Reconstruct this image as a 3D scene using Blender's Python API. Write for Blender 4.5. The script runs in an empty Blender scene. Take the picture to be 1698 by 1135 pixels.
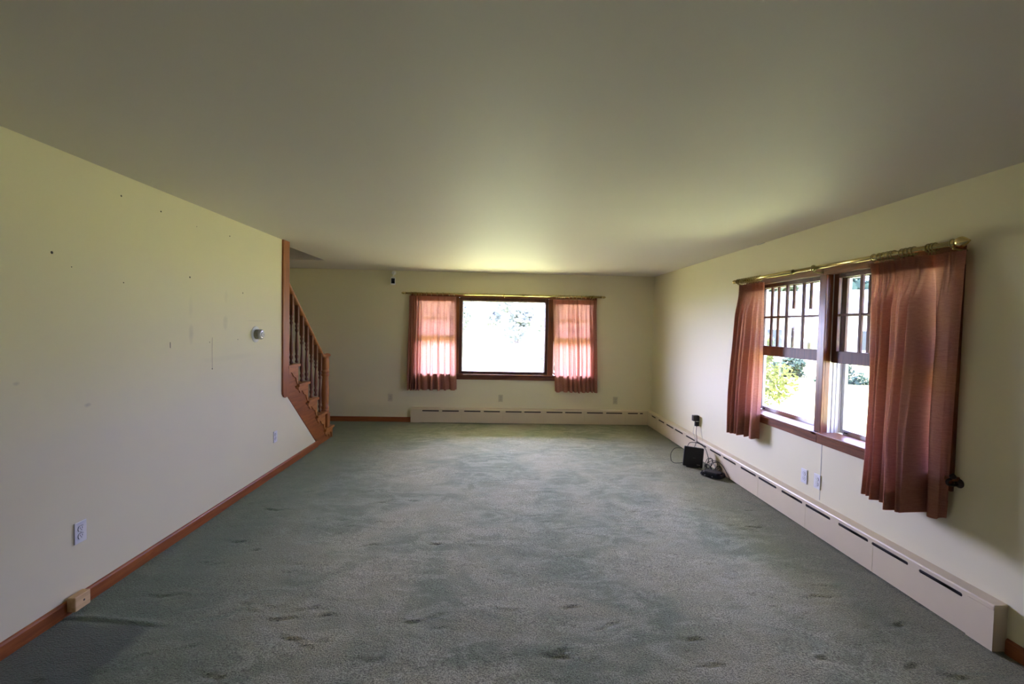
import bpy, bmesh, math, random
from mathutils import Vector, Matrix, noise
R = random.Random(7)
scene = bpy.context.scene
COL = scene.collection
PI = math.pi

# ------------------------------------------------------------------ camera
XR, XL, D, H = 2.5726, -2.2524, 7.3844, 2.44      # right wall, left wall, far wall, ceiling
def make_camera():
    yaw, pitch, roll, cz = .0349, -.0343, .0202, 1.5824
    cy, sy, cp, sp = math.cos(yaw), math.sin(yaw), math.cos(pitch), math.sin(pitch)
    f = Vector((sy*cp, cy*cp, sp)); r = Vector((cy, -sy, 0)); u = r.cross(f)
    cr, sr = math.cos(roll), math.sin(roll)
    r2 = cr*r + sr*u; u2 = -sr*r + cr*u
    m = Matrix((r2, u2, -f)).transposed().to_4x4(); m.translation = (0, 0, cz)
    cam = bpy.data.cameras.new('camera'); o = bpy.data.objects.new('camera', cam); COL.objects.link(o)
    o.matrix_world = m
    cam.sensor_fit = 'HORIZONTAL'; cam.sensor_width = 36; cam.lens = 755/1698*36
    cam.clip_start = .02; cam.clip_end = 600
    scene.camera = o
make_camera()

# ------------------------------------------------------------------ light and exposure
SKY_GLOW = (35.0, 34.5, 56.0)
SKY_BASE = (4.5, 4.65, 9.9)
SUN = 22.0
GLOW_DIR = (-.36, .74, .58)         # the bright part of the hazy sky, round the veiled sun
w = bpy.data.worlds.new('sky'); scene.world = w; w.use_nodes = True
bg = w.node_tree.nodes['Background']; wt = w.node_tree
# a hazy sky: brightest low down in the direction the far window faces, dimmer to the right
def wn(t, **k):
    n = wt.nodes.new('ShaderNode'+t)
    for a, v in k.items(): setattr(n, a, v)
    return n
tcw = wn('TexCoord'); sepw = wn('SeparateXYZ'); wt.links.new(tcw.outputs['Generated'], sepw.inputs[0])
def wr(src, a, b, c, d):
    n = wn('MapRange', interpolation_type='SMOOTHSTEP'); wt.links.new(src, n.inputs[0])
    for i, v in enumerate((a, b, c, d)): n.inputs[i+1].default_value = v
    return n.outputs[0]
def wm(op, a, b):
    n = wn('Math', operation=op)
    for i, v in enumerate((a, b)):
        if hasattr(v, 'links'): wt.links.new(v, n.inputs[i])
        else: n.inputs[i].default_value = v
    return n.outputs[0]
dotn = wn('VectorMath', operation='DOT_PRODUCT'); wt.links.new(tcw.outputs['Generated'], dotn.inputs[0]); dotn.inputs[1].default_value = Vector(GLOW_DIR).normalized()
glow = wr(dotn.outputs['Value'], .45, 1.0, 0, 1)
def wvm(c, f):
    n = wn('VectorMath', operation='SCALE'); n.inputs[0].default_value = c; wt.links.new(f, n.inputs['Scale']); return n.outputs[0]
one = wn('Value'); one.outputs[0].default_value = 1
va = wn('VectorMath', operation='ADD'); wt.links.new(wvm(SKY_GLOW, glow), va.inputs[0]); wt.links.new(wvm(SKY_BASE, one.outputs[0]), va.inputs[1])
wt.links.new(va.outputs[0], bg.inputs[0]); bg.inputs[1].default_value = 1
sd = bpy.data.lights.new('sun', 'SUN'); sd.energy = SUN; sd.angle = math.radians(2); sd.color = (1, .95, .85)
so = bpy.data.objects.new('sun', sd); COL.objects.link(so)
so.rotation_euler = Vector((.245, -.435, -.866)).to_track_quat('-Z', 'Y').to_euler()
def portal(name, loc, rot, sx, sy):
    d = bpy.data.lights.new(name, 'AREA'); d.shape = 'RECTANGLE'; d.size = sx; d.size_y = sy
    d.cycles.is_portal = True
    o = bpy.data.objects.new(name, d); COL.objects.link(o); o.location = loc; o.rotation_euler = rot
portal('sky_portal_far', (.12, D+.30, 1.41), (-PI/2, 0, 0), 3.0, 1.35)
portal('sky_portal_right', (XR+.30, 3.5, 1.41), (PI/2, 0, PI/2), 2.2, 1.35)
vs = scene.view_settings
vs.view_transform = 'Standard'; vs.look = 'None'; vs.gamma = 1; vs.use_curve_mapping = False
vs.exposure = 0.84
scene.cycles.max_bounces = 14; scene.cycles.diffuse_bounces = 8; scene.cycles.transparent_max_bounces = 24
scene.cycles.transmission_bounces = 8; scene.cycles.sample_clamp_indirect = 12
scene.cycles.use_denoising = True

# ------------------------------------------------------------------ materials
MATS = {}
def lin(c): return tuple(((v/255)/12.92 if v/255 <= .04045 else ((v/255+.055)/1.055)**2.4) for v in c)
class NT:
    def __init__(s, name):
        s.m = bpy.data.materials.new(name); s.m.use_nodes = True; s.t = s.m.node_tree
        s.b = s.t.nodes['Principled BSDF']; MATS[name] = s.m
    def n(s, typ, **k):
        nd = s.t.nodes.new('ShaderNode'+typ)
        for a, v in k.items(): setattr(nd, a, v)
        return nd
    def l(s, a, b): s.t.links.new(a, b)
    def pos(s, scale=(1, 1, 1)):
        g = s.n('NewGeometry'); mp = s.n('Mapping'); s.l(g.outputs['Position'], mp.inputs[0]); mp.inputs['Scale'].default_value = scale
        return mp.outputs[0]
    def noise(s, vec, scale, detail=2, rough=.5, dist=0):
        nd = s.n('TexNoise'); nd.inputs['Scale'].default_value = scale; nd.inputs['Detail'].default_value = detail
        nd.inputs['Roughness'].default_value = rough; nd.inputs['Distortion'].default_value = dist
        if vec is not None: s.l(vec, nd.inputs['Vector'])
        return nd.outputs['Fac']
    def ramp(s, fac, stops):
        r = s.n('ValToRGB'); s.l(fac, r.inputs[0]); e = r.color_ramp.elements
        while len(e) < len(stops): e.new(.5)
        for k, (p, c) in enumerate(stops):
            e[k].position = p; e[k].color = (c if hasattr(c, '__len__') else (c, c, c))[:3] + (1,) if hasattr(c, '__len__') else (c, c, c, 1)
        return r.outputs[0]
    def mix(s, fac, a, b, mode='MIX'):
        m = s.n('Mix', data_type='RGBA', blend_type=mode)
        for i, v in ((0, fac), (6, a), (7, b)):
            if hasattr(v, 'is_linked') or hasattr(v, 'links'): s.l(v, m.inputs[i])
            elif i == 0: m.inputs[i].default_value = v
            else: m.inputs[i].default_value = tuple(v)[:3] + (1,)
        return m.outputs[2]
    def math(s, op, a, b=0.0, c=None):
        m = s.n('Math', operation=op)
        for i, v in ((0, a), (1, b), (2, c)):
            if v is None: continue
            if hasattr(v, 'links'): s.l(v, m.inputs[i])
            else: m.inputs[i].default_value = v
        return m.outputs[0]
    def bump(s, h, strength, dist=.01):
        b = s.n('Bump'); b.inputs['Strength'].default_value = strength; b.inputs['Distance'].default_value = dist
        s.l(h, b.inputs['Height']); s.l(b.outputs[0], s.b.inputs['Normal']); return b
    def base(s, v):
        if hasattr(v, 'links'): s.l(v, s.b.inputs['Base Color'])
        else: s.b.inputs['Base Color'].default_value = tuple(v)[:3] + (1,)
    def rough(s, v): s.b.inputs['Roughness'].default_value = v
    def set(s, **k):
        for a, v in k.items(): s.b.inputs[a.replace('_', ' ')].default_value = v

def simple(name, col, rough=.5, metallic=0, nz=.06, scale=30, bump=0):
    t = NT(name); p = t.pos(); f = t.noise(p, scale, 3)
    a = [max(0, c*(1-nz)) for c in col]; b = [min(1, c*(1+nz)) for c in col]
    t.base(t.mix(f, a, b)); t.rough(rough); t.set(Metallic=metallic)
    if bump: t.bump(t.noise(p, scale*6, 3), bump, .002)
    return t.m

def wall_paint(name, col, smudges=()):
    t = NT(name); p = t.pos(); big = t.noise(p, 1.3, 4, .6)
    c = t.mix(t.math('MULTIPLY', big, .35), col, [v*.86 for v in col])
    g = t.n('NewGeometry'); sep = t.n('SeparateXYZ'); t.l(g.outputs['Position'], sep.inputs[0])
    for (y, z, ry, rz, k) in smudges:
        dy = t.math('DIVIDE', t.math('SUBTRACT', sep.outputs[1], y), ry)
        dz = t.math('DIVIDE', t.math('SUBTRACT', sep.outputs[2], z), rz)
        r2 = t.math('ADD', t.math('MULTIPLY', dy, dy), t.math('MULTIPLY', dz, dz))
        nz = t.math('MULTIPLY', t.noise(p, 22, 3), .9)
        m = t.math('SUBTRACT', 1.25, t.math('ADD', r2, nz)); m.node.use_clamp = True
        c = t.mix(t.math('MULTIPLY', m, k), c, (.35, .33, .30))
    t.base(c); t.rough(.62)
    t.bump(t.noise(p, 160, 4, .6), .12, .002)
    return t.m
WALLC = (.76, .705, .50)
wall_paint('wall_paint', WALLC)
wall_paint('wall_paint_smudged', WALLC, [(3.443, 1.475, .035, .09, .35), (3.871, 1.567, .045, .08, .35), (3.44, 1.68, .03, .10, .15),
                                         (3.88, 1.78, .03, .07, .15), (3.95, 1.27, .5, .035, .12), (2.213, 1.265, .02, .012, .4), (2.584, 1.10, .03, .015, .6), (4.35, 1.585, .22, .01, .2)])
wall_paint('ceiling_paint', (.70, .655, .60))
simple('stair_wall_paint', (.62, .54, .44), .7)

def carpet():
    t = NT('sage_carpet'); p = t.pos()
    pst = t.pos((1, 1.9, 1))
    base = t.mix(t.ramp(t.noise(p, 1.1, 5, .62, .6), [(.42, (0, 0, 0)), (.58, (1, 1, 1))]), (.175, .228, .140), (.365, .362, .235))
    trk = t.ramp(t.noise(pst, 3.2, 4, .7, 1.2), [(.46, (0, 0, 0)), (.60, (1, 1, 1))])
    base = t.mix(t.math('MULTIPLY', trk, .55), base, (.50, .50, .37))
    teal = t.ramp(t.noise(t.pos((1.0, 1.6, 1)), 1.7, 5, .7, 1.5), [(.56, (0, 0, 0)), (.68, (1, 1, 1))])
    g = t.n('NewGeometry'); sep = t.n('SeparateXYZ'); t.l(g.outputs['Position'], sep.inputs[0])
    x, y = sep.outputs[0], sep.outputs[1]
    # less worn along the walls, with lens vignetting also darkened into the colour
    edge = t.math('ADD', t.math('MULTIPLY', t.math('SUBTRACT', -.95, x), 1.1), 0.0); edge.node.use_clamp = True
    edge2 = t.math('MULTIPLY', t.math('SUBTRACT', x, 1.7), 1.4); edge2.node.use_clamp = True
    e = t.math('MAXIMUM', edge, edge2); e = t.math('ADD', t.math('MULTIPLY', e, .65), .25)
    base = t.mix(t.math('MULTIPLY', teal, e), base, (.085, .215, .145))
    base = t.mix(t.math('MULTIPLY', edge, .85), base, (.060, .130, .080))
    base = t.mix(t.math('MULTIPLY', edge2, .8), base, (.100, .110, .055))
    # unfaded rectangle where a piece of furniture stood
    wob = t.math('MULTIPLY', t.math('SUBTRACT', t.noise(p, 7, 2), .5), .12)
    a = t.math('MULTIPLY', t.math('SUBTRACT', -1.725, t.math('ADD', x, wob)), 30); a.node.use_clamp = True
    b = t.math('MULTIPLY', t.math('SUBTRACT', 2.385, t.math('ADD', y, wob)), 30); b.node.use_clamp = True
    base = t.mix(t.math('MULTIPLY', t.math('MULTIPLY', a, b), .95), base, (.014, .050, .036))
    pile = t.noise(p, 150, 3, .8); tuft = t.noise(p, 95, 3, .7)
    pm = t.ramp(pile, [(.38, (.12, .12, .12)), (.60, (1.35, 1.35, 1.35))])
    base = t.mix(1.0, base, pm, 'MULTIPLY')
    t.base(base); t.rough(1); t.set(Specular_IOR_Level=.1)
    t.b.inputs['Sheen Weight'].default_value = .42; t.b.inputs['Sheen Roughness'].default_value = .60; t.b.inputs['Sheen Tint'].default_value = (1, .98, .80, 1)
    h = t.math('ADD', t.math('MULTIPLY', pile, .55), t.math('MULTIPLY', tuft, .8))
    t.bump(h, .9, .012)
carpet()

def wood(name, dark, light, rough=.35, axis='z', sc=1.0):
    t = NT(name)
    s = {'x': (1.2, 14, 14), 'y': (14, 1.2, 14), 'z': (14, 14, 1.2)}[axis]
    p = t.pos(tuple(v*sc for v in s)); f = t.noise(p, 2.2, 6, .65, .8)
    t.base(t.mix(t.ramp(f, [(.35, (0, 0, 0)), (.65, (1, 1, 1))]), dark, light)); t.rough(rough)
    t.bump(t.noise(p, 9, 3), .08, .001)
    return t.m
for ax in 'xyz':
    wood('window_wood_'+ax, (.055, .016, .007), (.120, .037, .014), .5, ax)
    wood('casing_wood_'+ax, (.11, .030, .009), (.23, .072, .020), .30, ax)
    wood('trim_wood_'+ax, (.21, .058, .014), (.35, .110, .028), .38, ax)
    wood('stair_wood_'+ax, (.29, .100, .026), (.47, .190, .055), .40, ax)
wood('baluster_wood', (.12, .040, .014), (.21, .075, .026), .38, 'z')
wood('pale_wood', (.58, .37, .17), (.76, .54, .28), .6, 'y')
def brass(name, col, r):
    t = NT(name); p = t.pos(); t.base(t.mix(t.noise(p, 18, 3), col, [c*.75 for c in col])); t.rough(r); t.set(Metallic=1.0)
brass('brass', (.80, .66, .30), .22)
brass('aged_brass', (.42, .36, .17), .35)
simple('aluminium', (.50, .50, .50), .42, .75)
simple('white_vinyl', (.72, .74, .76), .45)
simple('heater_enamel', (.66, .565, .415), .42, 0, .04, 8)
simple('heater_end_enamel', (.50, .42, .24), .45, 0, .04, 8)
simple('heater_fins', (.045, .035, .03), .6)
simple('white_plastic', (.74, .74, .76), .38)
simple('almond_plastic', (.55, .50, .35), .42)
simple('slot_dark', (.02, .02, .02), .7)
simple('black_plastic', (.009, .009, .011), .45, 0, .1, 60)
simple('gloss_black', (.010, .011, .016), .18)
simple('cable_black', (.02, .02, .022), .5)
simple('cable_grey', (.30, .30, .30), .5)
simple('grey_print', (.16, .16, .17), .5)
simple('steel', (.45, .45, .44), .3, .9)
simple('olive_metal', (.30, .29, .21), .32, .55)
simple('nail_dark', (.06, .05, .04), .6)
simple('crack_brown', (.30, .21, .17), .8)
simple('seam_grey', (.42, .42, .39), .8)
simple('wrought_iron', (.03, .016, .012), .45, .3)
simple('bark', (.34, .30, .24), .9, 0, .3, 12)
simple('house_siding', (.80, .80, .80), .6)
simple('house_roof', (.14, .14, .15), .8)
simple('dark_glass', (.05, .06, .07), .15)

def glass():
    t = NT('window_glass'); nt = t.t
    tr = t.n('BsdfTransparent'); gl = t.n('BsdfGlossy'); gl.inputs['Roughness'].default_value = .02
    tr.inputs[0].default_value = (.96, .98, .97, 1)
    lw = t.n('LayerWeight'); lw.inputs['Blend'].default_value = .5
    f = t.math('ADD', t.math('MULTIPLY', t.math('POWER', lw.outputs['Facing'], 4.5), .45), .022)
    mx = t.n('MixShader'); t.l(f, mx.inputs[0]); t.l(tr.outputs[0], mx.inputs[1]); t.l(gl.outputs[0], mx.inputs[2])
    nt.nodes.remove(t.b); t.l(mx.outputs[0], nt.nodes['Material Output'].inputs['Surface'])
glass()

def curtain_mat():
    t = NT('rose_linen'); nt = t.t
    slub = t.noise(t.pos((8, 8, 130)), 3, 4, .7); weave = t.noise(t.pos((170, 170, 30)), 3, 2)
    f = t.math('ADD', t.math('MULTIPLY', slub, .75), t.math('MULTIPLY', weave, .25))
    c = t.mix(t.ramp(f, [(.36, (0, 0, 0)), (.62, (1, 1, 1))]), (.36, .150, .110), (.54, .275, .200))
    bp = t.n('Bump'); bp.inputs['Strength'].default_value = .25; bp.inputs['Distance'].default_value = .002; t.l(f, bp.inputs['Height'])
    df = t.n('BsdfDiffuse'); tl = t.n('BsdfTranslucent')
    t.l(c, df.inputs[0]); t.l(bp.outputs[0], df.inputs['Normal'])
    c2 = t.mix(.5, c, (.80, .38, .28)); t.l(c2, tl.inputs[0])
    mx = t.n('MixShader'); mx.inputs[0].default_value = .30
    t.l(df.outputs[0], mx.inputs[1]); t.l(tl.outputs[0], mx.inputs[2])
    nt.nodes.remove(t.b); t.l(mx.outputs[0], nt.nodes['Material Output'].inputs['Surface'])
curtain_mat()
def leaf_mat(name, a, b):
    t = NT(name); nt = t.t; c = t.mix(t.noise(t.pos(), 1.5, 3), a, b)
    df = t.n('BsdfDiffuse'); tl = t.n('BsdfTranslucent'); t.l(c, df.inputs[0]); t.l(c, tl.inputs[0])
    mx = t.n('MixShader'); mx.inputs[0].default_value = .35; t.l(df.outputs[0], mx.inputs[1]); t.l(tl.outputs[0], mx.inputs[2])
    nt.nodes.remove(t.b); t.l(mx.outputs[0], nt.nodes['Material Output'].inputs['Surface'])
leaf_mat('leaf_green', (.06, .085, .045), (.14, .18, .09))
leaf_mat('leaf_hazy', (.22, .25, .23), (.46, .50, .45))  # haze and glare on the far trees put into a paler leaf colour
leaf_mat('leaf_yellow_green', (.075, .095, .022), (.17, .19, .06))
leaf_mat('leaf_blue_green', (.045, .075, .055), (.10, .15, .105))
def lawn():
    t = NT('lawn_grass'); p = t.pos(); f = t.noise(p, .5, 6, .7)
    t.base(t.mix(f, (.32, .33, .09), (.42, .42, .15))); t.rough(.9); t.bump(t.noise(p, 30, 3), .5, .05)
lawn()

# ------------------------------------------------------------------ mesh helpers
OFF = {}
class MB:
    def __init__(s): s.v = []; s.f = []; s.sm = []
    def add(s, vs, fs, smooth=False, M=None):
        n = len(s.v); s.v += [Vector(M @ Vector(v)) if M else Vector(v) for v in vs]
        s.f += [tuple(i+n for i in f) for f in fs]; s.sm += [smooth]*len(fs); return s
    def box(s, x0, x1, y0, y1, z0, z1, M=None):
        if x0 > x1: x0, x1 = x1, x0
        if y0 > y1: y0, y1 = y1, y0
        vs = [(x, y, z) for x in (x0, x1) for y in (y0, y1) for z in (z0, z1)]
        return s.add(vs, [(0, 1, 3, 2), (4, 6, 7, 5), (0, 4, 5, 1), (2, 3, 7, 6), (0, 2, 6, 4), (1, 5, 7, 3)], M=M)
    def cbox(s, x0, x1, y0, y1, z0, z1, c=.003, M=None):     # box with chamfered edges
        if x0 > x1: x0, x1 = x1, x0
        if y0 > y1: y0, y1 = y1, y0
        bm = bmesh.new(); bmesh.ops.create_cube(bm, size=1)
        for v in bm.verts: v.co = Vector(((x0+x1)/2+v.co.x*(x1-x0), (y0+y1)/2+v.co.y*(y1-y0), (z0+z1)/2+v.co.z*(z1-z0)))
        bmesh.ops.bevel(bm, geom=list(bm.edges), offset=c, segments=2, affect='EDGES', profile=.5)
        bm.verts.index_update()
        s.add([v.co.copy() for v in bm.verts], [tuple(v.index for v in f.verts) for f in bm.faces], M=M); bm.free(); return s
    def prism(s, pts, lo, hi, axis='x', M=None, smooth=False):
        def P(a, b, t): return {'x': (t, a, b), 'y': (a, t, b), 'z': (a, b, t)}[axis]
        n = len(pts); bm = bmesh.new()
        A = [bm.verts.new(P(a, b, lo)) for a, b in pts]; B = [bm.verts.new(P(a, b, hi)) for a, b in pts]
        fa = bm.faces.new(A); fb = bm.faces.new(B)
        for i in range(n): bm.faces.new((A[i], A[(i+1) % n], B[(i+1) % n], B[i]))
        bm.normal_update(); bmesh.ops.triangulate(bm, faces=[fa, fb]); bmesh.ops.recalc_face_normals(bm, faces=bm.faces[:])
        bm.verts.index_update()
        s.add([v.co.copy() for v in bm.verts], [tuple(v.index for v in f.verts) for f in bm.faces], smooth, M=M); bm.free(); return s
    def lathe(s, prof, M=None, seg=24, smooth=True):          # prof: (radius, height) about local z
        vs = []; fs = []
        for r, z in prof:
            for k in range(seg):
                a = 2*PI*k/seg; vs.append((r*math.cos(a), r*math.sin(a), z))
        for i in range(len(prof)-1):
            for k in range(seg):
                a, b = i*seg+k, i*seg+(k+1) % seg; fs.append((a, b, b+seg, a+seg))
        fs.append(tuple(range(seg))[::-1]); fs.append(tuple(range((len(prof)-1)*seg, len(prof)*seg)))
        return s.add(vs, fs, smooth, M)
    def tube(s, pts, r, seg=8, caps=True, M=None):
        pts = [Vector(p) for p in pts]; vs = []; fs = []; up = Vector((.13, .21, .97)).normalized()
        t0 = (pts[1]-pts[0]).normalized(); nrm = t0.cross(up)
        if nrm.length < .1: nrm = t0.cross(Vector((1, 0, 0)))
        nrm.normalize()
        for i, p in enumerate(pts):
            t = (pts[min(i+1, len(pts)-1)]-pts[max(i-1, 0)]).normalized()
            nrm = (nrm - t*nrm.dot(t)).normalized(); b = t.cross(nrm)
            rr = r[i] if hasattr(r, '__len__') else r
            for k in range(seg):
                a = 2*PI*k/seg; vs.append(p+rr*(math.cos(a)*nrm+math.sin(a)*b))
        for i in range(len(pts)-1):
            for k in range(seg):
                a, b = i*seg+k, i*seg+(k+1) % seg; fs.append((a, b, b+seg, a+seg))
        if caps: fs.append(tuple(range(seg))[::-1]); fs.append(tuple(range((len(pts)-1)*seg, len(pts)*seg)))
        return s.add(vs, fs, True, M)
    def torus(s, M, R0, r, seg=20, k=8):
        vs = []; fs = []
        for i in range(seg):
            a = 2*PI*i/seg
            for j in range(k):
                b = 2*PI*j/k; vs.append(((R0+r*math.cos(b))*math.cos(a), (R0+r*math.cos(b))*math.sin(a), r*math.sin(b)))
        for i in range(seg):
            for j in range(k):
                fs.append((i*k+j, ((i+1) % seg)*k+j, ((i+1) % seg)*k+(j+1) % k, i*k+(j+1) % k))
        return s.add(vs, fs, True, M)
    def build(s, name, mat, parent=None, origin=None, recalc=True):
        me = bpy.data.meshes.new(name)
        if parent is not None: off = OFF[parent.name]
        elif origin is not None: off = Vector(origin)
        else:
            xs = [v.x for v in s.v]; ys = [v.y for v in s.v]; zs = [v.z for v in s.v]
            off = Vector(((min(xs)+max(xs))/2, (min(ys)+max(ys))/2, min(zs)))
        me.from_pydata([v-off for v in s.v], [], s.f)
        for p, m in zip(me.polygons, s.sm): p.use_smooth = m
        me.materials.append(MATS[mat])
        if recalc:
            bm = bmesh.new(); bm.from_mesh(me); bmesh.ops.recalc_face_normals(bm, faces=bm.faces[:]); bm.to_mesh(me); bm.free()
        o = bpy.data.objects.new(name, me); COL.objects.link(o)
        if parent is not None: o.parent = parent
        else: o.location = off
        OFF[o.name] = off
        return o
def tag(o, label=None, cat=None, group=None, kind=None):
    if label: o['label'] = label
    if cat: o['category'] = cat
    if group: o['group'] = group
    if kind: o['kind'] = kind
    return o
def empty(name, loc, label=None, cat=None, group=None, kind=None):
    o = bpy.data.objects.new(name, None); COL.objects.link(o); o.location = loc; o.empty_display_size = .1
    OFF[o.name] = Vector(loc); return tag(o, label, cat, group, kind)
def struct(name, mb, mat): return tag(mb.build(name, mat), kind='structure')
def rot_to(axis, loc):        # matrix taking local z to a world axis vector
    q = Vector((0, 0, 1)).rotation_difference(Vector(axis)); return Matrix.Translation(loc) @ q.to_matrix().to_4x4()
def spline(ctrl, n=12):
    P = [Vector(p) for p in ctrl]; out = []
    P = [P[0]*2-P[1]] + P + [P[-1]*2-P[-2]]
    for i in range(1, len(P)-2):
        a, b, c, d = P[i-1:i+3]
        for k in range(n):
            t = k/n; out.append(.5*((2*b)+(c-a)*t+(2*a-5*b+4*c-d)*t*t+(3*b-a-3*c+d)*t**3))
    out.append(P[-2]); return out

# ------------------------------------------------------------------ the room shell
Z0, Z1 = .72, 2.075          # rough window openings
T = .16
Y0 = -4.2                    # wall behind the viewer
XS = -3.40                   # wall on the far side of the stairs
WB = (-1.34, 1.58)           # window opening on the far wall (x)
WR = (2.47, 4.56)            # window opening on the right wall (y)
# carpet-covered floor, gently uneven
mb = MB(); nx, ny = 150, 240
ax0, ax1, ay0, ay1 = XS, XR, Y0, D
CRE = []
rc = random.Random(3)
for i in range(260):
    cx, cy = rc.uniform(-2.1, 2.4), rc.uniform(1.5, 7.0); a = rc.gauss(0, .45); L = rc.uniform(.03, .13)
    CRE.append((cx, cy, math.cos(a), math.sin(a), L, rc.uniform(.003, .0085)))
grid = {}
for c in CRE: grid.setdefault((int(c[0]//.3), int(c[1]//.3)), []).append(c)
def carpet_h(x, y):
    h = .006*noise.noise(Vector((x*1.6, y*2.2, .3))) + .0028*noise.noise(Vector((x*6, y*9, 4))) + .0012*noise.noise(Vector((x*17, y*21, 9)))
    gx, gy = int(x//.3), int(y//.3)
    for i in (-1, 0, 1):
        for j in (-1, 0, 1):
            for (cx, cy, ca, sa, L, d) in grid.get((gx+i, gy+j), ()):
                u = (x-cx)*ca+(y-cy)*sa; v = -(x-cx)*sa+(y-cy)*ca + .012*math.sin(u*40+cx*9)
                if abs(u) < L and abs(v) < .05:
                    wgt = 1-(u/L)**2; h += -d*wgt*math.exp(-(v/.009)**2) + .5*d*wgt*math.exp(-((v-.022)/.014)**2)
    # the ridge along the unfaded rectangle
    if x < -1.6: h += .008*math.exp(-((y-2.40-.03*math.sin(x*5))/.014)**2) * min(1, (-1.6-x)*6)
    return h
xs = [XS + (ax1-ax0)*i/260 for i in range(261)]
ysq = []
y = Y0
while y < D: ysq.append(y); y += .05 if y < 1.6 else (.0125 if y < 4.2 else .022)
ysq.append(D)
vs = [(x, y, carpet_h(x, y) if y > 1.5 and x > -2.25 else 0) for y in ysq for x in xs]
n = len(xs)
fs = [(j*n+i, j*n+i+1, (j+1)*n+i+1, (j+1)*n+i) for j in range(len(ysq)-1) for i in range(n-1)]
mb.add(vs, fs, True)
floor = tag(mb.build('floor', 'sage_carpet', origin=(0, 0, 0), recalc=False), kind='structure')

HX0, HX1, HY0, HY1 = XS, -2.385, 3.30, 6.40        # stairwell opening in the ceiling
mb = MB()
mb.box(HX1, XR+T, Y0-T, D+T, H, H+.28); mb.box(XS-T, HX1, HY1, D+T, H, H+.28); mb.box(XS-T, HX1, Y0-T, HY0, H, H+.28)
struct('ceiling', mb, 'ceiling_paint')
mb = MB()   # the stairwell rising through the upper floor
mb.box(XS-T, XS, HY0, HY1, H, 4.9); mb.box(HX1, HX1+.1, HY0, HY1, H+.28, 4.9)
mb.box(XS-T, HX1+.1, HY1, HY1+.1, H+.28, 4.9); mb.box(XS-T, HX1+.1, HY0-.1, HY0, H+.28, 4.9); mb.box(XS-T, HX1+.1, HY0-.1, HY1+.1, 4.9, 5.0)
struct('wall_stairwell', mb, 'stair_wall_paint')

# left wall with the slope under the stair stringer
mb = MB(); mb.prism([(Y0, -.2), (5.868, -.2), (5.868, 0), (4.955, .805), (4.955, H), (Y0, H)], XL-.118, XL, 'x')
wall_left = struct('wall_left', mb, 'wall_paint_smudged')
for i, (y, z, r) in enumerate([(2.394, 1.909, .0075), (2.825, 2.314, .006), (3.147, 2.302, .006), (3.932, 2.292, .006), (3.432, 1.895, .007),
                (2.836, 1.799, .004), (3.66, 1.41, .004), (4.13, 1.83, .006), (4.05, 1.42, .004), (3.51, 2.28, .003), (2.50, 1.85, .003), (3.692, 1.197, .006)]):
    m = MB(); m.lathe([(r, 0), (r*.8, .0012), (r*.3, .0016)], rot_to((1, 0, 0), (XL, y, z)), 8); m.build('nail_hole', 'nail_dark', wall_left)
m = MB(); m.tube([(XL+.0004, 3.225, 1.425), (XL+.0004, 3.226, 1.385)], .0018, 6); m.build('scratch', 'nail_dark', wall_left)
m = MB(); m.tube([(XL+.0004, 3.693, 1.447), (XL+.0004, 3.691, 1.32), (XL+.0004, 3.692, 1.197)], .0011, 6); m.build('scratch', 'crack_brown', wall_left)
mb = MB(); mb.box(XS-T, XS, 2.0, D+T, -.2, H); struct('wall_stair', mb, 'wall_paint')
mb = MB(); mb.box(XS-T, XL-.118, 1.84, 2.0, -.2, H); struct('wall_understair', mb, 'wall_paint')
mb = MB(); mb.box(XL-.118, XR+T, Y0-T, Y0, -.2, H); struct('wall_behind', mb, 'wall_paint')
def wall_with_hole(lo, hi, h0, h1, box):
    box(lo, h0, -.2, H); box(h1, hi, -.2, H); box(h0, h1, -.2, Z0); box(h0, h1, Z1, H)
mb = MB(); wall_with_hole(XS-T, XR+T, WB[0], WB[1], lambda a, b, c, d: mb.box(a, b, D, D+T, c, d)); struct('wall_back', mb, 'wall_paint')
mb = MB(); wall_with_hole(Y0-T, D, WR[0], WR[1], lambda a, b, c, d: mb.box(XR, XR+T, a, b, c, d)); wall_right = struct('wall_right', mb, 'wall_paint')
m = MB(); m.box(XR-.0012, XR+.002, 3.458, 3.463, .262, .716); m.build('drywall_seam', 'seam_grey', wall_right)
m = MB(); m.tube([(XR-.004, 4.46, H-.002), (XR-.006, 4.40, H-.005), (XR-.004, 4.33, H-.001)], .004, 6); m.build('crack', 'seam_grey', wall_right)

# roof eaves; the right one is unseen, added to darken the near carpet
mb = MB(); mb.box(XS-T, XR+T+.02, D+T, D+T+1.30, 2.26, 2.44); struct('eave_back', mb, 'white_vinyl')
mb = MB(); mb.box(XR+T, XR+T+.75, Y0-T, D+T, 2.26, 2.44); struct('added_eave_right', mb, 'white_vinyl')

# baseboards
def baseboard(name, pts, axis, lo, hi):
    mb = MB(); mb.prism(pts, lo, hi, axis); return struct(name, mb, 'trim_wood_' + ('y' if axis == 'y' else 'x'))
prof = [(0, 0), (.012, 0), (.012, .066), (.008, .076), (0, .080)]
baseboard('baseboard_left', [(XL+a, b) for a, b in prof], 'y', Y0, 5.835)
baseboard('baseboard_right', [(XR-a, b) for a, b in prof], 'y', Y0, 2.128)
baseboard('baseboard_back', [(D-a, b) for a, b in prof], 'x', XS, -1.352)
baseboard('baseboard_behind', [(Y0+a, b) for a, b in prof], 'x', XL+.012, XR-.012)

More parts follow.
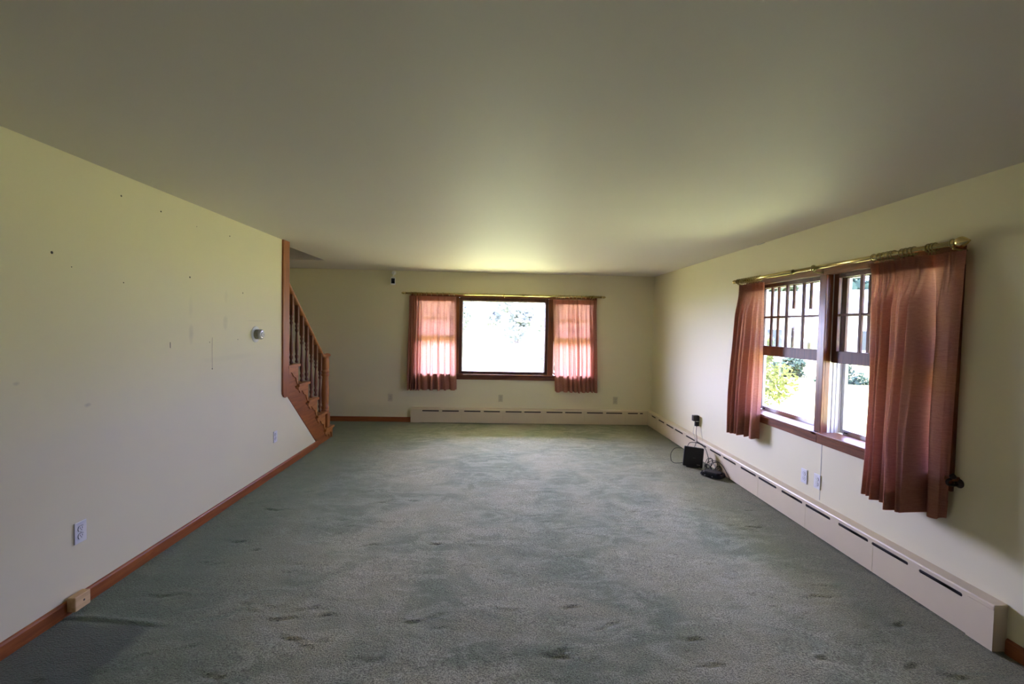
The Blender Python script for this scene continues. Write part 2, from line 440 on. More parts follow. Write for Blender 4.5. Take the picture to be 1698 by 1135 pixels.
# wall-end board beside the stairs
mb = MB()
pts = [(4.862, .86), (4.866, .815), (4.89, .785), (4.92, .772), (4.96, .778), (4.985, .80), (5.003, .83), (5.003, H), (4.862, H)]
mb.prism(pts, XL, XL+.018, 'x'); mb.box(XL-.118, XL, 4.957, 4.975, .82, H)
t1 = struct('trim_1', mb, 'trim_wood_z')

# ------------------------------------------------------------------ staircase
RIS, RUN, T0, N0 = .236, .276, .165, 6.39
stair = empty('staircase', (-2.8, 5.6, 0), 'cherry-stained open staircase with turned balusters rising behind the left wall', 'staircase')
XO = XL - .014                          # outer face of the stringer
for k in range(9):
    zt = T0+RIS*k; yn = N0-RUN*k
    m = MB()
    m.prism([(yn, zt-.026), (yn-.004, zt-.030), (yn-RUN-.03, zt-.030), (yn-RUN-.03, zt), (yn-.006, zt), (yn, zt-.006)], XS+.005, XO+.034 if yn-RUN > 4.95 or k < 5 else XL-.125, 'x')
    m.build('tread', 'stair_wood_x', stair)
    m = MB(); m.box(XS+.005, XO+.010 if k < 5 else XL-.125, yn-.045, yn-.026, 0 if k == 0 else zt-RIS, zt-.030); m.build('riser', 'stair_wood_x', stair)
# stringer
m = MB()
m.prism([(4.977, .80), (5.87, .022), (5.87, 0), (N0-.045, 0), (N0-.045, T0-.030), (N0-.045-RUN, T0-.030), (4.977, 1.03)], XO-.03, XO+.010, 'x')
for k in range(1, 5):        # the notched upper edge that carries the treads
    zt = T0+RIS*k-.030; yn = N0-.045-RUN*k; m.box(XO-.03, XO+.0098, max(4.977, yn-RUN), yn, zt-.22, zt)
m.build('stringer', 'trim_wood_y', stair)
# scrolled brackets under each tread end
for k in range(5):
    zt = T0+RIS*k-.031; y1 = N0-.026-RUN*k; hgt = RIS-.034 if k else .13
    L = RUN-.005
    sc = [(0, 0), (0, -hgt), (-.012, -hgt-.004), (-.03, -hgt+.02), (-.045, -hgt+.045), (-.055, -hgt+.075), (-.075, -hgt+.085), (-.10, -hgt+.095),
          (-.115, -.105), (-.135, -.080), (-.155, -.062), (-.178, -.052), (-.195, -.058), (-.205, -.075), (-.222, -.078), (-.232, -.062), (-.240, -.048), (-L, -.036), (-L, 0)]
    if k == 0: sc = [(a, b) for a, b in sc if b > -.135 or a > -.001]
    if y1-L < 5.004: sc = [(max(a, 5.004-y1), b) for a, b in sc]
    m = MB(); m.prism([(y1+a, zt+b) for a, b in sc], XO+.0102, XO+.019, 'x'); m.build('bracket', 'stair_wood_y', stair)
def rail_z(y): return 1.985-.85*(y-5.122)
bal = [(5.215, 4), (5.355, 4), (5.490, 3), (5.630, 3), (5.772, 2), (5.915, 2), (6.055, 1)]
XB = XL-.055
first = None
for (y, k) in bal:
    zb = T0+RIS*k; zt = rail_z(y)-.01; z1 = zb+ (zt-zb)*.70
    Lt = z1-zb; m = MB()
    prof = [(.012, 0), (.016, .004), (.019, .02), (.013, .035), (.013, .05), (.020, .065), (.020, .085), (.013, .10), (.017, .12), (.020, .16), (.019, .22),
            (.012, .34), (.0105, .42)]
    prof += [(.012, Lt-.11), (.019, Lt-.095), (.019, Lt-.08), (.012, Lt-.068), (.017, Lt-.05), (.020, Lt-.035), (.014, Lt-.02), (.017, Lt-.008), (.021, Lt)]
    m.lathe(prof, Matrix.Translation((XB, y, zb)), 14)
    m.cbox(XB-.020, XB+.020, y-.020, y+.020, z1, zt+.012, .003)
    m.build('baluster', 'baluster_wood', stair)
m = MB(); ny_, zb = 6.245, T0
m.cbox(XB-.050, XB+.050, ny_-.050, ny_+.050, zb, .355, .004)
m.lathe([(.050, .355), (.044, .365), (.052, .38), (.052, .395), (.043, .405), (.050, .42), (.050, .44), (.040, .455), (.046, .50), (.050, .60), (.049, .68), (.042, .80),
         (.040, .85), (.052, .865), (.052, .885), (.043, .895), (.052, .91), (.052, .93), (.042, .94), (.044, .955), (.050, .97), (.047, 1.09), (.045, 1.115)], Matrix.Translation((XB, ny_, 0)), 24)
m.build('newel_post', 'stair_wood_z', stair)
# handrail: a moulded profile swept down the slope, easing level over the newel
path = [(4.90, rail_z(4.90)), (5.3, rail_z(5.3)), (5.6, rail_z(5.6)), (5.85, rail_z(5.85)), (6.02, rail_z(6.02)+.002), (6.09, 1.165), (6.15, 1.138), (6.21, 1.132), (6.27, 1.137), (6.31, 1.14)]
pp = spline([(0, a, b) for a, b in path], 5); prf = [(-.030, -.012), (-.020, -.022), (.020, -.022), (.030, -.012), (.032, .004), (.022, .020), (0, .026), (-.022, .020), (-.032, .004)]
vs = []; fs = []
for i, p in enumerate(pp):
    t = (pp[min(i+1, len(pp)-1)]-pp[max(i-1, 0)]).normalized(); nn = Vector((0, -t.z, t.y))
    k = 1+.5*max(0, (p.y-6.20)/.11)
    for a, b in prf: vs.append(Vector((XB+a*k, p.y, p.z))+nn*b)
q = len(prf)
for i in range(len(pp)-1):
    for j in range(q): fs.append((i*q+j, i*q+(j+1) % q, (i+1)*q+(j+1) % q, (i+1)*q+j))
fs += [tuple(range(q)), tuple(range((len(pp)-1)*q, len(pp)*q))]
m = MB(); m.add(vs, fs, True); m.build('handrail', 'stair_wood_y', stair)

# ------------------------------------------------------------------ windows
# (u, w, z): u along the wall, w outward from the wall's face (negative = into the room)
def map_right(u0, u1, w0, w1, z0, z1): return (XR+w0, XR+w1, u0, u1, z0, z1)
def map_back(u0, u1, w0, w1, z0, z1): return (u0, u1, D+w0, D+w1, z0, z1)
def wbox(mp, mb, u0, u1, w0, w1, z0, z1, c=None):
    a = mp(min(u0, u1), max(u0, u1), w0, w1, z0, z1)
    return mb.cbox(*a, c) if c else mb.box(*a)
def ax_of(mp): return 'y' if mp is map_right else 'x'
RAIL0, RAIL1, ZT, ZS = 1.352, 1.443, 2.035, .80
def sash(root, mp, u0, u1, w0, w1, cols, hm=1.72):
    m = MB(); st = .048
    wbox(mp, m, u0, u0+st, w0, w1, RAIL0, ZT, .003); wbox(mp, m, u1-st, u1, w0, w1, RAIL0, ZT, .003)
    wbox(mp, m, u0+st, u1-st, w0, w1, RAIL0, RAIL1, .003); wbox(mp, m, u0+st, u1-st, w0, w1, ZT-.032, ZT, .002)
    s = m.build('sash', 'window_wood_z', root)
    for k in range(1, cols):
        u = u0+st+(u1-u0-2*st)*k/cols; m = MB()
        wbox(mp, m, u-.013, u+.013, w0+.002, w1-.002, RAIL1-.004, ZT-.030, .004); m.build('muntin', 'window_wood_z', s)
    m = MB(); wbox(mp, m, u0+st-.003, u1-st+.003, w0+.006, w1-.006, hm-.009, hm+.009, .003); m.build('muntin', 'window_wood_'+ax_of(mp), s)
    m = MB(); wbox(mp, m, u0+st-.004, u1-st+.004, (w0+w1)/2-.0015, (w0+w1)/2+.0015, RAIL1-.004, ZT-.028); m.build('pane', 'window_glass', s)
def storm(root, mp, u0, u1):
    m = MB(); f = .030; w0, w1 = .134, .158
    wbox(mp, m, u0, u0+f, w0, w1, ZS, ZT, .002); wbox(mp, m, u1-f, u1, w0, w1, ZS, ZT, .002)
    wbox(mp, m, u0+f, u1-f, w0, w1, ZS-.02, ZS+.032, .002); wbox(mp, m, u0+f, u1-f, w0, w1, ZT-.03, ZT, .002)
    wbox(mp, m, u0+f, u1-f, w0+.004, w1-.004, 1.385, 1.41, .002)
    s = m.build('storm_window', 'aluminium', root)
    m = MB(); wbox(mp, m, u0+f-.004, u1-f+.004, .145, .148, ZS+.028, ZT-.026); m.build('pane', 'window_glass', s)
    for u in (u0+f+.02, u1-f-.05):
        m = MB(); wbox(mp, m, u, u+.03, w0-.008, w0+.002, ZS+.006, ZS+.016, .002); m.build('latch', 'slot_dark', s)
def jamb(root, mp, u0, u1, mat):
    m = MB()
    for (a, b) in ((u0-.02, u0), (u1, u1+.02)): wbox(mp, m, a, b, 0, .034, ZS-.02, ZT+.005)
    wbox(mp, m, u0, u1, 0, T, ZT, ZT+.035)
    m.build('jamb', mat, root)
    m = MB()          # sash tracks of ribbed aluminium
    for (a, s) in ((u0, 1), (u1, -1)):
        wbox(mp, m, a-.018*s, a, .034, T+.01, ZS-.02, ZT)
        for w in (.062, .070, .092, .124): wbox(mp, m, a, a+.007*s, w, w+.005, ZS, ZT)
    m.build('sash_track', 'white_vinyl', root)
def double_hung(root, mp, u0, u1, cols):
    jamb(root, mp, u0, u1, 'casing_wood_z')
    sash(root, mp, u0+.008, u1-.008, .036, .060, cols); sash(root, mp, u0+.008, u1-.008, .100, .122, cols); storm(root, mp, u0+.004, u1-.004)
def stool_apron(root, mp, u0, u1):
    m = MB(); wbox(mp, m, u0-.03, u1+.03, -.048, .118, ZS-.026, ZS-.002, .005); m.build('stool', 'casing_wood_'+ax_of(mp), root)
    m = MB(); wbox(mp, m, u0, u1, -.020, 0, ZS-.092, ZS-.026, .003); m.build('apron', 'casing_wood_'+ax_of(mp), root)
    m = MB(); wbox(mp, m, u0+.06, u1-.06, .118, T+.05, ZS-.06, ZS-.018, .003); m.build('outer_sill', 'aluminium', root)
def casing(root, mp, name, u0, u1, z0=ZS-.002, z1=2.10, mat='casing_wood_z', w0=-.020):
    m = MB(); wbox(mp, m, u0, u1, w0, 0, z0, z1, .003); m.build(name, mat, root)

win1 = empty('window_1', (.12, D, Z0), kind='structure')
for a, b in ((-1.31, -.69), (.93, 1.55)): double_hung(win1, map_back, a, b, 3)
casing(win1, map_back, 'casing', -1.385, -1.31); casing(win1, map_back, 'casing', 1.55, 1.625)
casing(win1, map_back, 'head_casing', -1.31, 1.55, ZT+.0, 2.095, 'casing_wood_x')
for a, b in ((-.69, -.60), (.84, .93)):
    m = MB(); wbox(map_back, m, a, b, -.018, 0, ZS-.002, ZT, .003); wbox(map_back, m, a+.0005, b-.0005, 0, .04, ZS-.02, ZT); wbox(map_back, m, a+.02, b-.0, .04, T, ZS-.02, ZT) if a > 0 else wbox(map_back, m, a, b-.02, .04, T, ZS-.02, ZT); m.build('mullion', 'casing_wood_z', win1)
m = MB()
for (a, b) in ((-.60, -.553), (.793, .84)): wbox(map_back, m, a, b, .010, .075, ZS-.01, ZT, .004)
wbox(map_back, m, -.554, .794, .010, .075, ZS-.01, ZS+.043, .004); wbox(map_back, m, -.554, .794, .010, .075, ZT-.052, ZT, .004)
for (a, b) in ((-.60, -.58), (.82, .84)): wbox(map_back, m, a, b, .075, T, ZS, ZT)
fr = m.build('picture_frame', 'window_wood_z', win1)
m = MB(); wbox(map_back, m, -.556, .796, .045, .049, ZS+.04, ZT-.048); m.build('pane', 'window_glass', fr)
m = MB(); wbox(map_back, m, -.60, .84, 0, T, ZT, ZT+.04); wbox(map_back, m, -.60, .84, .075, T, ZS-.03, ZS+.01); m.build('head_jamb', 'casing_wood_x', win1)
m = MB()    # thin pale outer stops seen round the glass
for (a, b) in ((-.553, -.541), (.781, .793)): wbox(map_back, m, a, b, .060, .074, ZS+.043, ZT-.052)
wbox(map_back, m, -.541, .781, .060, .074, ZT-.064, ZT-.052); m.build('glazing_stop', 'white_vinyl', fr)
stool_apron(win1, map_back, -1.385, 1.625)

def right_window(name, u0, u1):
    wn = empty(name, (XR, (u0+u1)/2, Z0), kind='structure'); double_hung(wn, map_right, u0, u1, 4); return wn
w2 = right_window('window_2', 3.535, 4.535); w3 = right_window('window_3', 2.505, 3.460)
casing(w2, map_right, 'casing', 4.535, 4.605); casing(w3, map_right, 'casing', 2.428, 2.505)
casing(w2, map_right, 'head_casing', 3.4985, 4.535, ZT, 2.105, 'casing_wood_y'); casing(w3, map_right, 'head_casing', 2.505, 3.4975, ZT, 2.105, 'casing_wood_y')
m = MB(); wbox(map_right, m, 3.460, 3.535, -.020, .0, ZS-.002, ZT, .003); wbox(map_right, m, 3.480, 3.515, 0, T, ZS-.02, ZT); m.build('mullion', 'casing_wood_z', w2)
stool_apron(w2, map_right, 3.4985, 4.605); stool_apron(w3, map_right, 2.428, 3.4975)

# ------------------------------------------------------------------ curtain rods
def curtain_rod(label, mp_pt, u0, u1, z0, z1, d, brackets, near_big):
    # mp_pt(u, d, z) -> world
    mid = mp_pt((u0+u1)/2, d, min(z0, z1)); root = empty('curtain_rod', mid, label, 'curtain rod')
    zz = lambda u: z0+(z1-z0)*(u-u0)/(u1-u0)
    um = u0+(u1-u0)*.60
    m = MB(); m.tube([mp_pt(u0, d, zz(u0)), mp_pt(um, d, zz(um))], .0150, 14); m.build('pole', 'brass', root)
    m = MB(); m.tube([mp_pt(um-.004, d, zz(um)), mp_pt(u1, d, zz(u1))], .0172, 14); m.build('pole', 'brass', root)
    m = MB(); m.tube([mp_pt(um-.012, d, zz(um)), mp_pt(um+.004, d, zz(um))], .0195, 14); m.build('collar', 'aged_brass', root)
    for (u, s, big) in ((u0, -1, near_big), (u1, 1, False)):
        M = rot_to(Vector(mp_pt(u+s, d, 0))-Vector(mp_pt(u, d, 0)), mp_pt(u, d, zz(u)))
        k = .80 if big else .55
        m = MB(); m.lathe([(.017, -.012), (.020, -.008), (.020, .0), (.014, .004), (.014, .010), (.024*k+.004, .018), (.032*k+.003, .034*k+.01), (.033*k+.002, .046*k+.01), (.026*k, .064*k+.01), (.013*k, .082*k+.01), (.006, .092*k+.01)], M, 18)
        m.build('finial', 'brass', root)
    for u in brackets:
        m = MB(); a = mp_pt(u, .0, zz(u)-.028); c = mp_pt(u, .022, zz(u)-.028)
        m.tube([mp_pt(u, .018 if .0 < 1 else 0, zz(u)-.035), mp_pt(u, d*.6, zz(u)-.035), mp_pt(u, d, zz(u)-.028)], .005, 8)
        m.torus(rot_to(Vector(mp_pt(u+1, d, 0))-Vector(mp_pt(u, d, 0)), mp_pt(u, d, zz(u))), .021, .0045, 18, 6)
        m.build('bracket', 'aged_brass', root)
    return zz
ptR = lambda u, d, z: Vector((XR-d, u, z))
ptB = lambda u, d, z: Vector((u, D-d, z))
zzB = curtain_rod('long brass curtain rod above the wide window on the far wall', ptB, -1.455, 1.690, 2.078, 2.080, .09, (-1.30, .12, 1.54), False)
zzR = curtain_rod('long brass curtain rod above the paired windows on the right wall', ptR, 2.405, 4.655, 2.082, 2.090, .10, (2.41, 3.50, 4.62), True)

# ------------------------------------------------------------------ curtains
def curtain(label, group, pt, zz, folds, ztop, zbot, seed, rings, FD=1.25):
    """folds: list of boundaries (s_top, s_mid, s_bot, base distance at top, base distance at bottom, fold depth)"""
    rr = random.Random(seed); NR = 64; K = 26
    s_c = (folds[0][0]+folds[-1][0])/2
    root = empty('pleated_curtain', pt(s_c, .08, zbot), label, 'curtain', group)
    def surf(i, f, t, inner=0.0):
        a, b = folds[i], folds[i+1]
        sa = (1-t)*(1-t)*a[0]+2*t*(1-t)*(2*a[1]-.5*(a[0]+a[2]))+t*t*a[2]
        sb = (1-t)*(1-t)*b[0]+2*t*(1-t)*(2*b[1]-.5*(b[0]+b[2]))+t*t*b[2]
        wv = .5-.5*math.cos(2*PI*f)
        rnd = RND[i]
        skew = f+.13*rnd[0]*math.sin(2*PI*f)*min(1, t*2)+.10*math.sin(4*PI*f)*min(1, max(0, t-.06)*3)
        body = wv**(.8+.6*rnd[1]) + .10*math.sin(6*PI*f+rnd[3]*6+t*rnd[2]*2)*min(1, t*2) + .14*rnd[2]*math.sin(4*PI*f+rnd[3]*6)*min(1, t*1.5)
        fins = sum(math.exp(-((f-c)/.030)**2) for c in (.38, .50, .62))*.8
        pin = math.exp(-((f-.5)/.13)**2)*.42                       # pinched waist below the header
        th = min(1, t/.055); tw = min(1, max(0, (t-.05)/.16)); tw = tw*tw*(3-2*tw)
        prof_ = (1-tw)*(fins*(1-.5*th)+pin*th*.9)+tw*body
        dep = a[5]*(.95+.55*rnd[1])*(.75+.45*min(1, t*1.4))*FD
        base = (a[3]+(b[3]-a[3])*f)*(1-t)+(a[4]+(b[4]-a[4])*f)*t
        wob = .006*noise.noise(Vector((sa*9+seed, t*4, f)))*min(1, t*3)
        lean = .012*rnd[4]*math.sin(t*4+rnd[3]*5)*t*math.sin(PI*f)
        s = sa+(sb-sa)*skew+lean
        z = ztop+(zz(s)-zz(s_c))+(zbot-ztop)*t
        z += (.006*math.cos(2*PI*f)+.004*rnd[4])*max(0, t-.85)/.15
        return pt(s, base+dep*prof_+wob-inner, z)
    RND = [[rr.uniform(-1, 1), rr.random(), rr.uniform(-1, 1), rr.random(), rr.uniform(-1, 1)] for _ in folds]
    def sheet(t0, t1, n, inner):
        vs = []; fs = []
        cols = [(i, k/K) for i in range(len(folds)-1) for k in range(K)] + [(len(folds)-2, 1.0)]
        for r in range(n+1):
            t = t0+(t1-t0)*r/n
            for (i, f) in cols: vs.append(surf(i, f, t, inner))
        c = len(cols)
        for r in range(n):
            for j in range(c-1): fs.append((r*c+j, r*c+j+1, (r+1)*c+j+1, (r+1)*c+j))
        m = MB(); m.add(vs, fs, True); return m
    o = sheet(0, 1, NR, 0).build('fabric', 'rose_linen', root, recalc=False)
    o = sheet(0, .052, 4, .003).build('heading_band', 'rose_linen', root, recalc=False)
    o = sheet(.93, .998, 5, .003).build('hem', 'rose_linen', root, recalc=False)
    for u in rings:
        m = MB(); M = rot_to(Vector(pt(u+1, 0, 0))-Vector(pt(u, 0, 0)), pt(u, .0, 0))
        d = .09 if pt is ptB else .10
        M = rot_to(Vector(pt(u+1, 0, 0))-Vector(pt(u, 0, 0)), pt(u, d, zz(u)-.003))
        m.torus(M, .0235, .0032, 20, 6); m.tube([pt(u, d, zz(u)-.027), pt(u, d-.002, zz(u)-.045)], .0018, 6)
        m.build('ring', 'aged_brass', root)
    return root
def F(rows): return rows
G = 'rose linen curtain panels'
# right wall, nearer panel (wide), from the far edge to the near edge
curtain('dusty rose pleated curtain hanging at the near end of the right wall windows', None, ptR, zzR,
    [(2.985, 2.870, 2.860, .070, .085, .050), (2.905, 2.825, 2.812, .050, .080, .070), (2.870, 2.795, 2.775, .045, .075, .065), (2.835, 2.765, 2.745, .045, .070, .065), (2.795, 2.735, 2.715, .045, .070, .075),
     (2.745, 2.695, 2.675, .045, .065, .095), (2.685, 2.635, 2.620, .045, .060, .10), (2.615, 2.570, 2.555, .045, .055, .09), (2.545, 2.520, 2.515, .055, .050, .030), (2.380, 2.405, 2.432, .055, .040, .030)],
    2.045, .548, 11, (2.93, 2.885, 2.855, 2.825, 2.80, 2.775, 2.72, 2.695, 2.665, 2.64, 2.55, 2.53, 2.51))
curtain('dusty rose pleated curtain hanging at the far end of the right wall windows', None, ptR, zzR,
    [(4.180, 4.185, 4.225, .085, .050, .030), (4.285, 4.300, 4.330, .060, .050, .045), (4.345, 4.365, 4.395, .060, .055, .075), (4.395, 4.425, 4.450, .060, .060, .075), (4.445, 4.485, 4.505, .060, .065, .075),
     (4.480, 4.505, 4.495, .060, .070, .070), (4.525, 4.535, 4.522, .060, .070, .055), (4.570, 4.565, 4.552, .070, .075, .040)],
    2.045, .548, 5, (4.22, 4.27, 4.31, 4.35, 4.38, 4.42, 4.46, 4.50, 4.54, 4.58))
# far wall
def back_folds(px, x0, x1, b0, b1, dep, off=0):
    rows = []
    for p, d in zip(px, dep):
        f = (p-px[0])/(px[-1]-px[0]); t = x0+(x1-x0)*f; b = b0+(b1-b0)*f
        rows.append((t, (t+b)/2+off*math.sin(f*PI), b, .045, .050, d))
    return rows
curtain('sunlit rose curtain at the left end of the far wall window', None, ptB, zzB,
    back_folds([676, 680.5, 685, 689.5, 694, 698.5, 710, 722, 733, 744, 757], -1.396, -.650, -1.418, -.622, [.05, .05, .05, .05, .05, .022, .022, .035, .022, .022, .02], -.004), 2.04, .538, 3,
    (-1.36, -1.32, -1.28, -1.24, -1.2, -1.12, -1.04, -.95, -.86, -.76, -.68))
curtain('rose curtain at the right end of the far wall window', None, ptB, zzB,
    back_folds([918, 930, 942, 949, 956, 963, 972, 979, 985, 992], .905, 1.612, .968, 1.662, [.022, .025, .045, .045, .05, .025, .022, .035, .04, .03], 0), 2.03, .538, 9,
    (.95, 1.02, 1.09, 1.16, 1.22, 1.28, 1.36, 1.43, 1.5, 1.56))
m = MB(); m.tube(spline([(XR-.0, 2.400, .765), (XR-.03, 2.397, .755), (XR-.075, 2.39, .762), (XR-.085, 2.386, .785), (XR-.06, 2.383, .80)], 6), [.007]*25, 8)
m.lathe([(.026, 0), (.026, .004), (.016, .010), (.008, .014)], rot_to((-1, 0, 0), (XR, 2.400, .765)), 16)
m.lathe([(.004, 0), (.014, .008), (.016, .018), (.008, .028), (.003, .034)], rot_to((-.2, -.3, 1), (XR-.06, 2.383, .795)), 12)
tag(m.build('curtain_tieback_hook', 'wrought_iron'), 'dark iron curtain tieback hook on the right wall below the near curtain edge', 'hook')

# ------------------------------------------------------------------ baseboard heaters
HD, HH, SZ0, SZ1 = .069, .240, .190, .210
def heater(label, axis, lo, hi, slots, endcap, loc):
    root = empty('baseboard_heater', loc, label, 'heater')
    def V(a, s, z): return (a, D-s, z) if axis == 'x' else (XR-s, a, z)      # s = distance from the wall
    def bx(m, a0, a1, s0, s1, z0, z1):
        p, q = V(a0, s0, z0), V(a1, s1, z1); m.box(p[0], q[0], p[1], q[1], z0, z1)
    m = MB(); t = .003
    bx(m, lo, hi, HD-t, HD, .012, SZ0); bx(m, lo, hi, HD-t, HD, SZ1, HH-.010)
    cur = lo
    for a, b in slots + [(hi, hi)]:
        r = (SZ1-SZ0)/2; zc = (SZ0+SZ1)/2; pts = [(cur, SZ0), (a, SZ0)] if b > a else [(cur, SZ0), (hi, SZ0)]
        arc = [(k/8*PI) for k in range(9)]
        left = [(a+r-r*math.sin(q), zc-r*math.cos(q)) for q in arc] if b > a else [(hi, SZ0), (hi, SZ1)]
        right = [(cur-r+r*math.sin(q), zc+r*math.cos(q)) for q in arc] if cur > lo else [(lo, SZ1), (lo, SZ0)]
        poly = left+right
        n = len(poly)
        for s in (HD, HD-t): pass
        A = [V(u, HD, z) for u, z in poly]; B = [V(u, HD-t, z) for u, z in poly]
        bm = bmesh.new(); va = [bm.verts.new(p) for p in A]; vb = [bm.verts.new(p) for p in B]
        fa = bm.faces.new(va); fb = bm.faces.new(vb)
        for i in range(n): bm.faces.new((va[i], va[(i+1) % n], vb[(i+1) % n], vb[i]))
        bm.normal_update(); bmesh.ops.triangulate(bm, faces=[fa, fb]); bm.verts.index_update()
        m.add([v.co.copy() for v in bm.verts], [tuple(v.index for v in f.verts) for f in bm.faces]); bm.free()
        cur = b
    # rolled top and back
    prof = [(HD-t, HH-.010), (HD, HH-.010), (HD-.004, HH-.002), (HD-.010, HH), (0, HH+.006), (0, HH+.003), (HD-.011, HH-.003)]
    vs = [V(lo, s, z) for s, z in prof]+[V(hi, s, z) for s, z in prof]; n = len(prof)
    m.add(vs, [(i, (i+1) % n, n+(i+1) % n, n+i) for i in range(n)]+[tuple(range(n)), tuple(range(n, 2*n))])
    m.build('cover', 'heater_enamel', root)
    m = MB(); bx(m, lo+.002, hi-.002, 0.0, .003, .012, HH-.004); m.build('back_plate', 'heater_fins', root)
    m = MB(); m.tube([V(lo+.02, .033, .12), V(hi-.02, .033, .12)], .011, 10); bx(m, lo+.05, hi-.05, .010, .058, .085, .165); m.build('fin_element', 'heater_fins', root)
    for a in [s[0]-.04 for i, s in enumerate(slots) if i % 2 == 0 and s[0]-.04 > lo+.02]:
        m = MB(); bx(m, a-.0008, a+.0008, HD-.001, HD+.0008, .012, SZ0-.004); m.build('panel_joint', 'slot_dark' if False else 'heater_end_enamel', root)
    m = MB(); a, b = endcap
    if axis == 'y': bx(m, a, a+.004, 0, HD+.002, .008, HH+.003); bx(m, a, b, HD, HD+.003, .008, SZ1+.004); bx(m, a, b, HD, HD+.002, SZ1+.006, HH-.006)
    else: bx(m, a, a+.004, 0, HD+.002, .008, HH+.003); bx(m, a, b, HD, HD+.003, .008, HH-.008)
    m.build('end_cap', 'heater_enamel', root)
    return root
sb = [(-1.166, -.897), (-.848, -.578), (-.495, -.228), (-.180, .085), (.172, .436), (.475, .748), (.836, 1.101), (1.141, 1.417), (1.496, 1.763), (1.812, 2.080), (2.169, 2.338), (2.368, 2.420)]
sr = [(2.290, 2.540), (2.610, 2.876), (2.905, 3.172), (3.250, 3.520), (3.560, 3.830), (3.902, 4.180), (4.222, 4.495), (4.586, 4.850), (4.900, 5.160), (5.248, 5.510), (5.562, 5.827), (5.930, 6.198), (6.250, 6.513), (6.600, 6.836), (6.965, 7.160)]
heater('long cream baseboard heater with vent slots along the far wall', 'x', -1.348, XR-.001, sb, (-1.350, -1.20), (.6, D-.035, 0))
heater('long cream baseboard heater with vent slots along the right wall', 'y', 2.137, D-HD-.001, sr, (2.133, 2.262), (XR-.035, 4.7, 0))

# ------------------------------------------------------------------ outlets
def outlet(label, wall, u, z, mat='white_plastic', group=None, empty_front=True, k=1.0):
    def V(a, s, zz): return {'left': (XL+s, a, zz), 'right': (XR-s, a, zz), 'back': (a, D-s, zz)}[wall]
    ax = {'left': (1, 0, 0), 'right': (-1, 0, 0), 'back': (0, -1, 0)}[wall]
    root = empty('wall_outlet', V(u, 0, z-.0575), label, 'outlet', group)
    def bx(m, a0, a1, s0, s1, z0, z1, c=None):
        p, q = V(a0, s0, z0), V(a1, s1, z1); a = (min(p[0], q[0]), max(p[0], q[0]), min(p[1], q[1]), max(p[1], q[1]), z0, z1)
        m.cbox(*a, c) if c else m.box(*a)
    m = MB(); bx(m, u-.036*k, u+.036*k, 0, .007, z-.0585*k, z+.0585*k, .0025); m.build('cover_plate', mat, root)
    for s in (-1, 1):
        zc = z+s*.0205; m = MB()
        pts = []
        for q in range(24):
            a = 2*PI*q/24; pts.append((u+.0172*math.cos(a), zc+max(-.0135, min(.0135, .0172*math.sin(a)))))
        P = [V(a, .0068, b) for a, b in pts]+[V(a, .0095, b) for a, b in pts]
        m.add(P, [(i, (i+1) % 24, 24+(i+1) % 24, 24+i) for i in range(24)]+[tuple(range(24, 48))]); r = m.build('receptacle', mat, root)
        m = MB()
        for du in (-.0062, .0062): bx(m, u+du-.0012, u+du+.0012, .0090, .0099, zc-.001, zc+.0075)
        m.lathe([(.0026, 0), (.0026, .0006)], rot_to(ax, V(u, .0093, zc-.0065)), 10, False)
        m.build('slots', 'slot_dark', r)
        # dark gap round the receptacle
        m = MB(); m.tube([V(a, .0070, b) for a, b in [(u+(p[0]-u)*1.07, zc+(p[1]-zc)*1.07) for p in pts+pts[:1]]], .0009, 5); m.build('gap', 'slot_dark' if wall == 'left' else 'grey_print', r)
    m = MB(); m.lathe([(.003, 0), (.0028, .001), (.001, .0014)], rot_to(ax, V(u, .007, z)), 10); m.build('screw', 'steel', root)
    return root
outlet('white duplex outlet low on the left wall above the small wooden block', 'left', 2.527, .413)
outlet('white duplex outlet on the left wall near the foot of the staircase', 'left', 4.724, .400)
outlet('small almond outlet on the far wall, left of the baseboard heater end', 'back', -1.693, .392, 'almond_plastic')
outlet('almond outlet on the far wall under the middle of the picture window', 'back', .090, .408, 'almond_plastic')
outlet('almond outlet on the far wall between the right curtain and the corner', 'back', 1.975, .398, 'almond_plastic')
outlet('white outlet under the right wall window, farther of the close pair', 'right', 3.643, .393)
outlet('white outlet under the right wall window, nearer of the close pair', 'right', 3.490, .400)
outlet('almond outlet on the right wall with two black adapters plugged in', 'right', 5.60, .435, 'almond_plastic')

# ------------------------------------------------------------------ thermostat, camera, block
th = empty('thermostat', (XL, 4.345, 1.38), 'round olive-grey dial thermostat on a white disc on the left wall', 'thermostat')
M = rot_to((1, 0, 0), (XL, 4.345, 1.460))
m = MB(); m.lathe([(.076, 0), (.076, .003), (.073, .005), (.02, .005)], M, 40); m.build('backplate', 'white_plastic', th)
m = MB(); m.lathe([(.046, .004), (.046, .026), (.044, .028), (.044, .031), (.047, .033), (.047, .040)], M, 36); m.build('base_ring', 'olive_metal', th)
m = MB(); m.lathe([(.047, .040), (.0475, .052), (.044, .060), (.034, .064), (.026, .064)], M, 36); m.build('dial', 'steel', th)
m = MB(); m.lathe([(.026, .060), (.024, .069), (.014, .073), (.004, .074)], M, 30); m.build('dial_cap', 'white_vinyl', th)
m = MB(); m.box(XL+.0735, XL+.0755, 4.343, 4.347, 1.452, 1.468); m.build('pointer', 'slot_dark', th)

